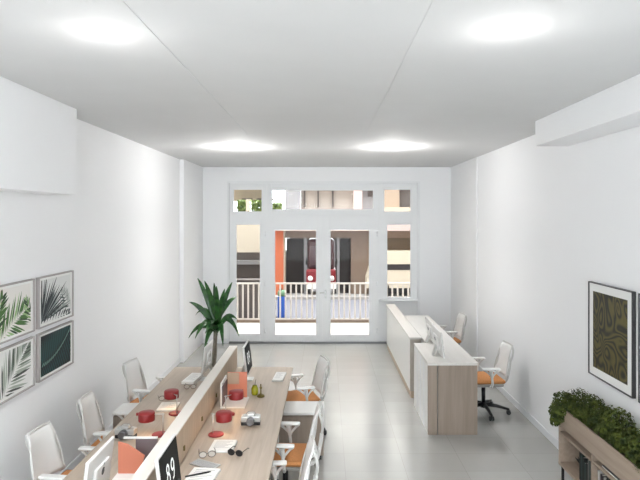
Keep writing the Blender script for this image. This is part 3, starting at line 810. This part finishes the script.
schemes = {0: [pm('print_cream', (236, 233, 228)), pm('palm_green', (70, 112, 52)), pm('palm_dark_green', (34, 66, 34)), pm('palm_light_green', (150, 182, 128))],
           1: [pm('print_pale', (226, 228, 226)), pm('palm_navy', (28, 38, 44)), pm('palm_slate', (78, 88, 88)), pm('palm_mist', (150, 160, 156))],
           2: [pm('print_white', (236, 236, 234)), pm('palm_grey_green', (112, 124, 112)), pm('palm_grey', (64, 72, 66)), pm('palm_pale', (168, 178, 166))],
           3: [pm('print_night', (14, 26, 36)), pm('leaf_teal', (30, 76, 74)), pm('leaf_deep', (16, 46, 52)), pm('leaf_edge', (120, 158, 146))]}
def frame_left(y0, y1, z0, z1, kind, lab):
    p = thing('framed_print', lab, 'picture', (XL, (y0+y1)/2, (z0+z1)/2), 0, None)
    hw, hh = (y1-y0)/2, (z1-z0)/2; t_ = .012; f = MB()
    f.box(0, .035, -hw, -hw+t_, -hh, hh, bev=.002); f.box(0, .035, hw-t_, hw, -hh, hh, bev=.002)
    f.box(0, .035, -hw+t_, hw-t_, -hh, -hh+t_, bev=.002); f.box(0, .035, -hw+t_, hw-t_, hh-t_, hh, bev=.002)
    f.build('frame', [M_picframe if 0 else M_picframel], p)
    MB().box(.004, .0205, -hw+t_, hw-t_, -hh+t_, hh-t_).build('mount', M_mat, p)
    palm_print(kind, hw-.05, hh-.034, 11+kind).build('print', schemes[kind], p, recalc=False)
frame_left(5.03, 5.72, 1.59, 2.055, 1, 'framed print of dark palm fan on pale ground, upper right of four')
frame_left(5.03, 5.72, 1.11, 1.545, 3, 'framed dark teal leaf print, lower right of four on left wall')
frame_left(4.27, 4.955, 1.59, 2.055, 0, 'framed bright green palm print, upper left of four on left wall')
frame_left(4.27, 4.955, 1.11, 1.545, 2, 'framed pale grey-green palm frond print, lower left of four')

# ------------------------------------------------------------------ outside
M_terr = mat('terrace_paving', (168, 162, 154), .8, var=.04, vscale=3)
M_road = mat('asphalt', (108, 107, 114), .85, var=.05, vscale=6)
M_kerb = mat('kerb_stone', (150, 146, 143), .8)
M_cream = mat('cream_render', (186, 175, 158), .8, var=.02)
M_pinkwh = mat('pink_white_render', (200, 178, 172), .8)
M_tan = mat('tan_render', (128, 110, 97), .8, var=.04)
M_brown = mat('brown_shutter', (98, 84, 70), .7)
M_gar = mat('garage_dark', (48, 44, 44), .8, var=.15, vscale=3)  # shade inside the garage put into the colour; van glass shares it
M_orp = mat('orange_render', (186, 100, 68), .8)
M_rail = mat('railing_white', (196, 188, 182), .4)
M_grey2 = mat('grey_render', (150, 150, 153), .8)
M_plum = mat('dark_grey_render', (92, 86, 84), .8)
struct(MB().box(-9, 9, YB+.12, 14.3, -.15, -.01).build('terrace', M_terr))
struct(MB().box(-14, 14, 14.3, 18.2, -.25, -.08).build('road', M_road))
struct(MB().box(-14, 14, 18.2, 26, -.25, .0).build('pavement', M_kerb))
sF = F/19.0
def fx(px): return (px-CX)/sF
def fz(py): return H-(py-CY)/sF
bl = thing('building', 'cream apartment building with garage openings across the street', 'building', (0, 19, 0))
def FB(name, px0, px1, py0, py1, y0, y1, m, mb=None):
    mb = MB().box(fx(px0), fx(px1), y0, y1, fz(py1), fz(py0)); return loc(mb, name, m, bl)
FB('balcony_front', 150, 275, 212, 252, 18.8, 19.1, M_cream)
FB('rear_wall', 150, 300, 252, 306, 19.9, 20.1, M_plum)
FB('shelf_ledge', 150, 275, 262, 266, 19.6, 19.9, M_grey2)
FB('pillar', 274.5, 284, 228, 307, 18.7, 19.2, M_orp)
FB('pillar_edge', 284, 285.6, 228, 307, 18.75, 19.2, M_cream)
FB('fascia', 275, 500, 221.5, 230.5, 18.5, 19.2, M_pinkwh)
FB('lintel', 285, 500, 230.5, 238, 18.9, 19.2, M_tan)
FB('garage_wall', 285, 352, 236, 307, 21.8, 22.0, M_gar)
FB('garage_shade_slab', 286, 303.5, 238.5, 307, 19.15, 19.25, M_gar)  # flat dark slab, its colour stands in for the shaded garage interior
FB('post', 304, 307, 238, 306, 18.95, 19.1, M_grey2)
FB('post', 337, 339.5, 238, 306, 18.95, 19.1, M_grey2)
FB('garage_shade_slab', 339.5, 351, 238, 307, 19.15, 19.25, M_gar)  # second dark slab, interior shade put into its colour
FB('side_wall', 351, 377, 236, 307, 18.95, 19.3, M_tan)
FB('shutter', 377, 500, 237, 253, 19.0, 19.2, M_brown)
FB('ramp_wall', 377, 500, 253, 307, 19.3, 19.5, M_plum)
# upper storey seen through the transoms
FB('upper_wall', 150, 262, 120, 200, 20.6, 20.8, M_cream)
FB('awning_bar', 236, 247, 197, 199.3, 20.3, 20.5, M_plum)
FB('awning_bar', 252, 270, 197, 199.3, 20.3, 20.5, M_plum)
FB('balcony_post', 246, 250, 199, 212, 19.0, 19.1, M_cream)
FB('upper_panel', 284, 300, 150, 222, 19.4, 19.5, M_grey2)
FB('upper_wall', 300, 354, 150, 222, 19.6, 19.7, mat('beige_render', (172, 165, 158), .8))
for px in (304, 318, 333): FB('mullion', px-.8, px+.8, 190, 207, 19.5, 19.6, M_plum)
FB('upper_column', 354, 363, 150, 222, 19.4, 19.6, M_pinkwh)
FB('upper_panel', 363, 381, 186, 222, 19.6, 19.7, M_grey2)
FB('upper_window', 369, 374, 190, 196, 19.55, 19.6, M_plum)
FB('upper_wall', 380, 401, 150, 222, 19.4, 19.5, mat('sand_render', (166, 148, 130), .8))
FB('upper_shutter', 401, 470, 150, 208, 19.5, 19.6, M_plum)
FB('upper_ledge', 380, 470, 207, 222, 19.3, 19.5, M_cream)
FB('upper_storeys', -60, 720, -130, 186, 19.35, 22, mat('white_bounce_render', (228, 226, 222), .8))  # out of view; made white to brighten the reflection on the floor
FB('skyblock_wing', -850, 150, -130, 307, 19.0, 22, M_cream)  # unseen extension, added to cut sky light in the street
FB('skyblock_wing', 500, 1500, -130, 307, 19.0, 22, M_cream)  # same unseen sky blocker on the right
# balcony greenery
for k, (a, b_, sc_, lab) in enumerate([(236, 246, 12, 'leafy green shrub on the cream balcony, left of the thin post'), (250, 266, 12, 'leafy green shrub on the cream balcony, right of the thin post'), (272, 281, 9, 'pale green shrub on the upper balcony left of the grey panel')]):
    m = MB(); r2 = random.Random(k)
    for i in range(700):
        px = r2.uniform(a, b_); py = r2.uniform(212-sc_, 213); p = Vector((fx(px), 19.35+r2.uniform(-.15, .15), fz(py)))
        u = Vector((r2.gauss(0, 1), r2.gauss(0, 1), r2.gauss(0, 1))).normalized()*.05; w_ = u.orthogonal().normalized()*.03
        m.bm.faces.new([m.bm.verts.new(q) for q in (p-u, p+w_, p+u, p-w_)])
    o = thing('balcony_shrub', lab, 'shrub', (fx((a+b_)/2), 19.35, fz(212)))
    for vv in m.bm.verts: vv.co -= Vector(o.location)
    m.build('foliage', leaf_mat('shrub_leaf', (70, 92, 44), (150, 164, 96), 6), o, recalc=False)

# railing along the pavement edge
RY = 13.9; sR = F/RY
ra = thing('railing', 'white picket railing standing outside the glazed doors', 'railing', (0, RY, 0))
MB().box(-3.2, 3.2, -.025, .025, .93, .97, bev=.005).build('top_rail', M_rail, ra)
MB().box(-3.2, 3.2, -.02, .02, .05, .085, bev=.004).build('bottom_rail', M_rail, ra)
MB().box(-3.2, 3.2, -.06, .06, -.01, .05).build('footing', M_tan, ra)
bal = None
x = -3.1
while x < 3.15:
    if bal is None:
        bal = MB().box(-.02, .02, -.012, .012, .085, .93).build('baluster', M_rail, ra); bal.location = (x, 0, 0)
    else:
        c = bal.copy(); COL.objects.link(c); c.parent = ra; c.location = (x, 0, 0)
    x += .1325

# blue bin with a pale green bag
bn = thing('waste_bin', 'blue waste bin with pale green lid behind the railing', 'bin', ((282-CX)/(F/15.0), 15.0, -.08))
MB().box(-.11, .11, -.11, .11, 0, .56, bev=.02).build('bin_body', mat('bin_blue', (36, 92, 190), .45), bn)
MB().box(-.115, .115, -.115, .115, .56, .72, bev=.05).build('lid', mat('bin_green', (110, 150, 118), .5), bn)
MB().cyl(-.04, -.04, .71, .78, .04, n=12).build('knob', M_dark, bn)

# small red three-wheeled van inside the garage mouth
M_vr = mat('van_red', (118, 24, 32), .35); M_vg = mat('van_windscreen', (66, 40, 44), .2)
lw = thing('low_wall', 'low dark wall behind the railing, outside the left side window', 'wall', (-2.6, 14.9, -.08))
MB().box(-1.4, 1.22, -.12, .12, 0, .98, bev=.01).box(-1.44, 1.24, -.15, .15, .98, 1.03, bev=.01).build('wall_body', M_plum, lw)
vn = thing('small_van', 'small red van facing the street, seen between the doors', 'van', ((321-CX)/(F/18.4), 18.7, 0))
b = MB(); b.box(-.5, .5, 0, 1.3, .18, .85, bev=.08, seg=3); b.build('cab', M_vr, vn)
MB().box(-.46, .46, .12, 1.3, .80, 1.86, bev=.14, seg=4).build('roof', mat('van_maroon', (66, 34, 38), .4), vn)
MB().box(-.40, .40, .09, .14, .95, 1.62, bev=.02).build('windscreen', M_vg, vn)
MB().box(-.5, .5, -.05, .04, .2, .36, bev=.02).build('bumper', M_white, vn)
for sx in (-1, 1):
    h = MB().lathe([(.0005, 0), (.085, 0), (.085, .02), (.06, .04), (.0005, .045)])
    for q in h.bm.verts: q.co = Matrix.Rotation(math.radians(90), 3, 'X') @ q.co + Vector((sx*.36, 0, .55))
    h.build('headlight', M_white, vn)
    MB().box(sx*.5-.02, sx*.5+.05, .05, .08, 1.0, 1.22, bev=.01).build('wing_mirror', M_dark, vn)
    MB().tube([(sx*.44-.07, .3, .2), (sx*.44+.07, .3, .2)], .2, n=20).build('wheel', M_dark, vn)
# cream van parked at the right
cv = thing('parked_van', 'cream van parked across the street behind right side window', 'van', (2.78, 18.4, -.02))
prof = [(-1.42, .28), (-1.42, .62), (-1.32, .95), (-1.12, 1.08), (-1.12, 1.42), (-1.0, 1.5), (1.5, 1.5), (1.58, 1.4), (1.58, .28)]
Mv = Matrix(((1, 0, 0, 0), (0, 0, -1, 0), (0, 1, 0, 0), (0, 0, 0, 1)))
mb = MB().prism(prof, -1.3, 0, 0, Mv); mb.build('body', mat('van_cream', (206, 194, 174), .4), cv)
MB().box(-1.10, 1.4, -.012, .0, .88, 1.07, bev=.003).build('window', M_gar, cv)
for wx in (-.95, 1.05):
    MB().tube([(wx, -.03, .27), (wx, .16, .27)], .28, n=24).build('wheel', M_dark, cv)
MB().box(-1.3, 1.55, .0, 1.2, .10, .29).build('underbody', M_dark, cv)

# ------------------------------------------------------------------ light and camera
wd = bpy.data.worlds.new('world'); S.world = wd; wd.use_nodes = True
bg = wd.node_tree.nodes['Background']; bg.inputs['Color'].default_value = (.90, .955, 1, 1); bg.inputs['Strength'].default_value = 9
sl = bpy.data.lights.new('sun', 'SUN'); sl.energy = 13; sl.angle = .01; sl.color = (1, .985, .96)
so = bpy.data.objects.new('sun', sl); COL.objects.link(so); so.rotation_euler = (math.radians(42), 0, math.radians(-8))
cam = bpy.data.cameras.new('camera'); co = bpy.data.objects.new('camera', cam); COL.objects.link(co)
co.location = (0, 0, H); co.rotation_euler = (PI/2, 0, 0)
cam.sensor_fit = 'HORIZONTAL'; cam.sensor_width = 36; cam.lens = F/640*36
cam.shift_x = (320-CX)/640; cam.shift_y = (CY-240)/640
cam.clip_start = .05; cam.clip_end = 200
S.camera = co
S.view_settings.view_transform = 'Standard'; S.view_settings.look = 'None'; S.view_settings.gamma = 1
S.view_settings.use_curve_mapping = False; S.view_settings.exposure = .24
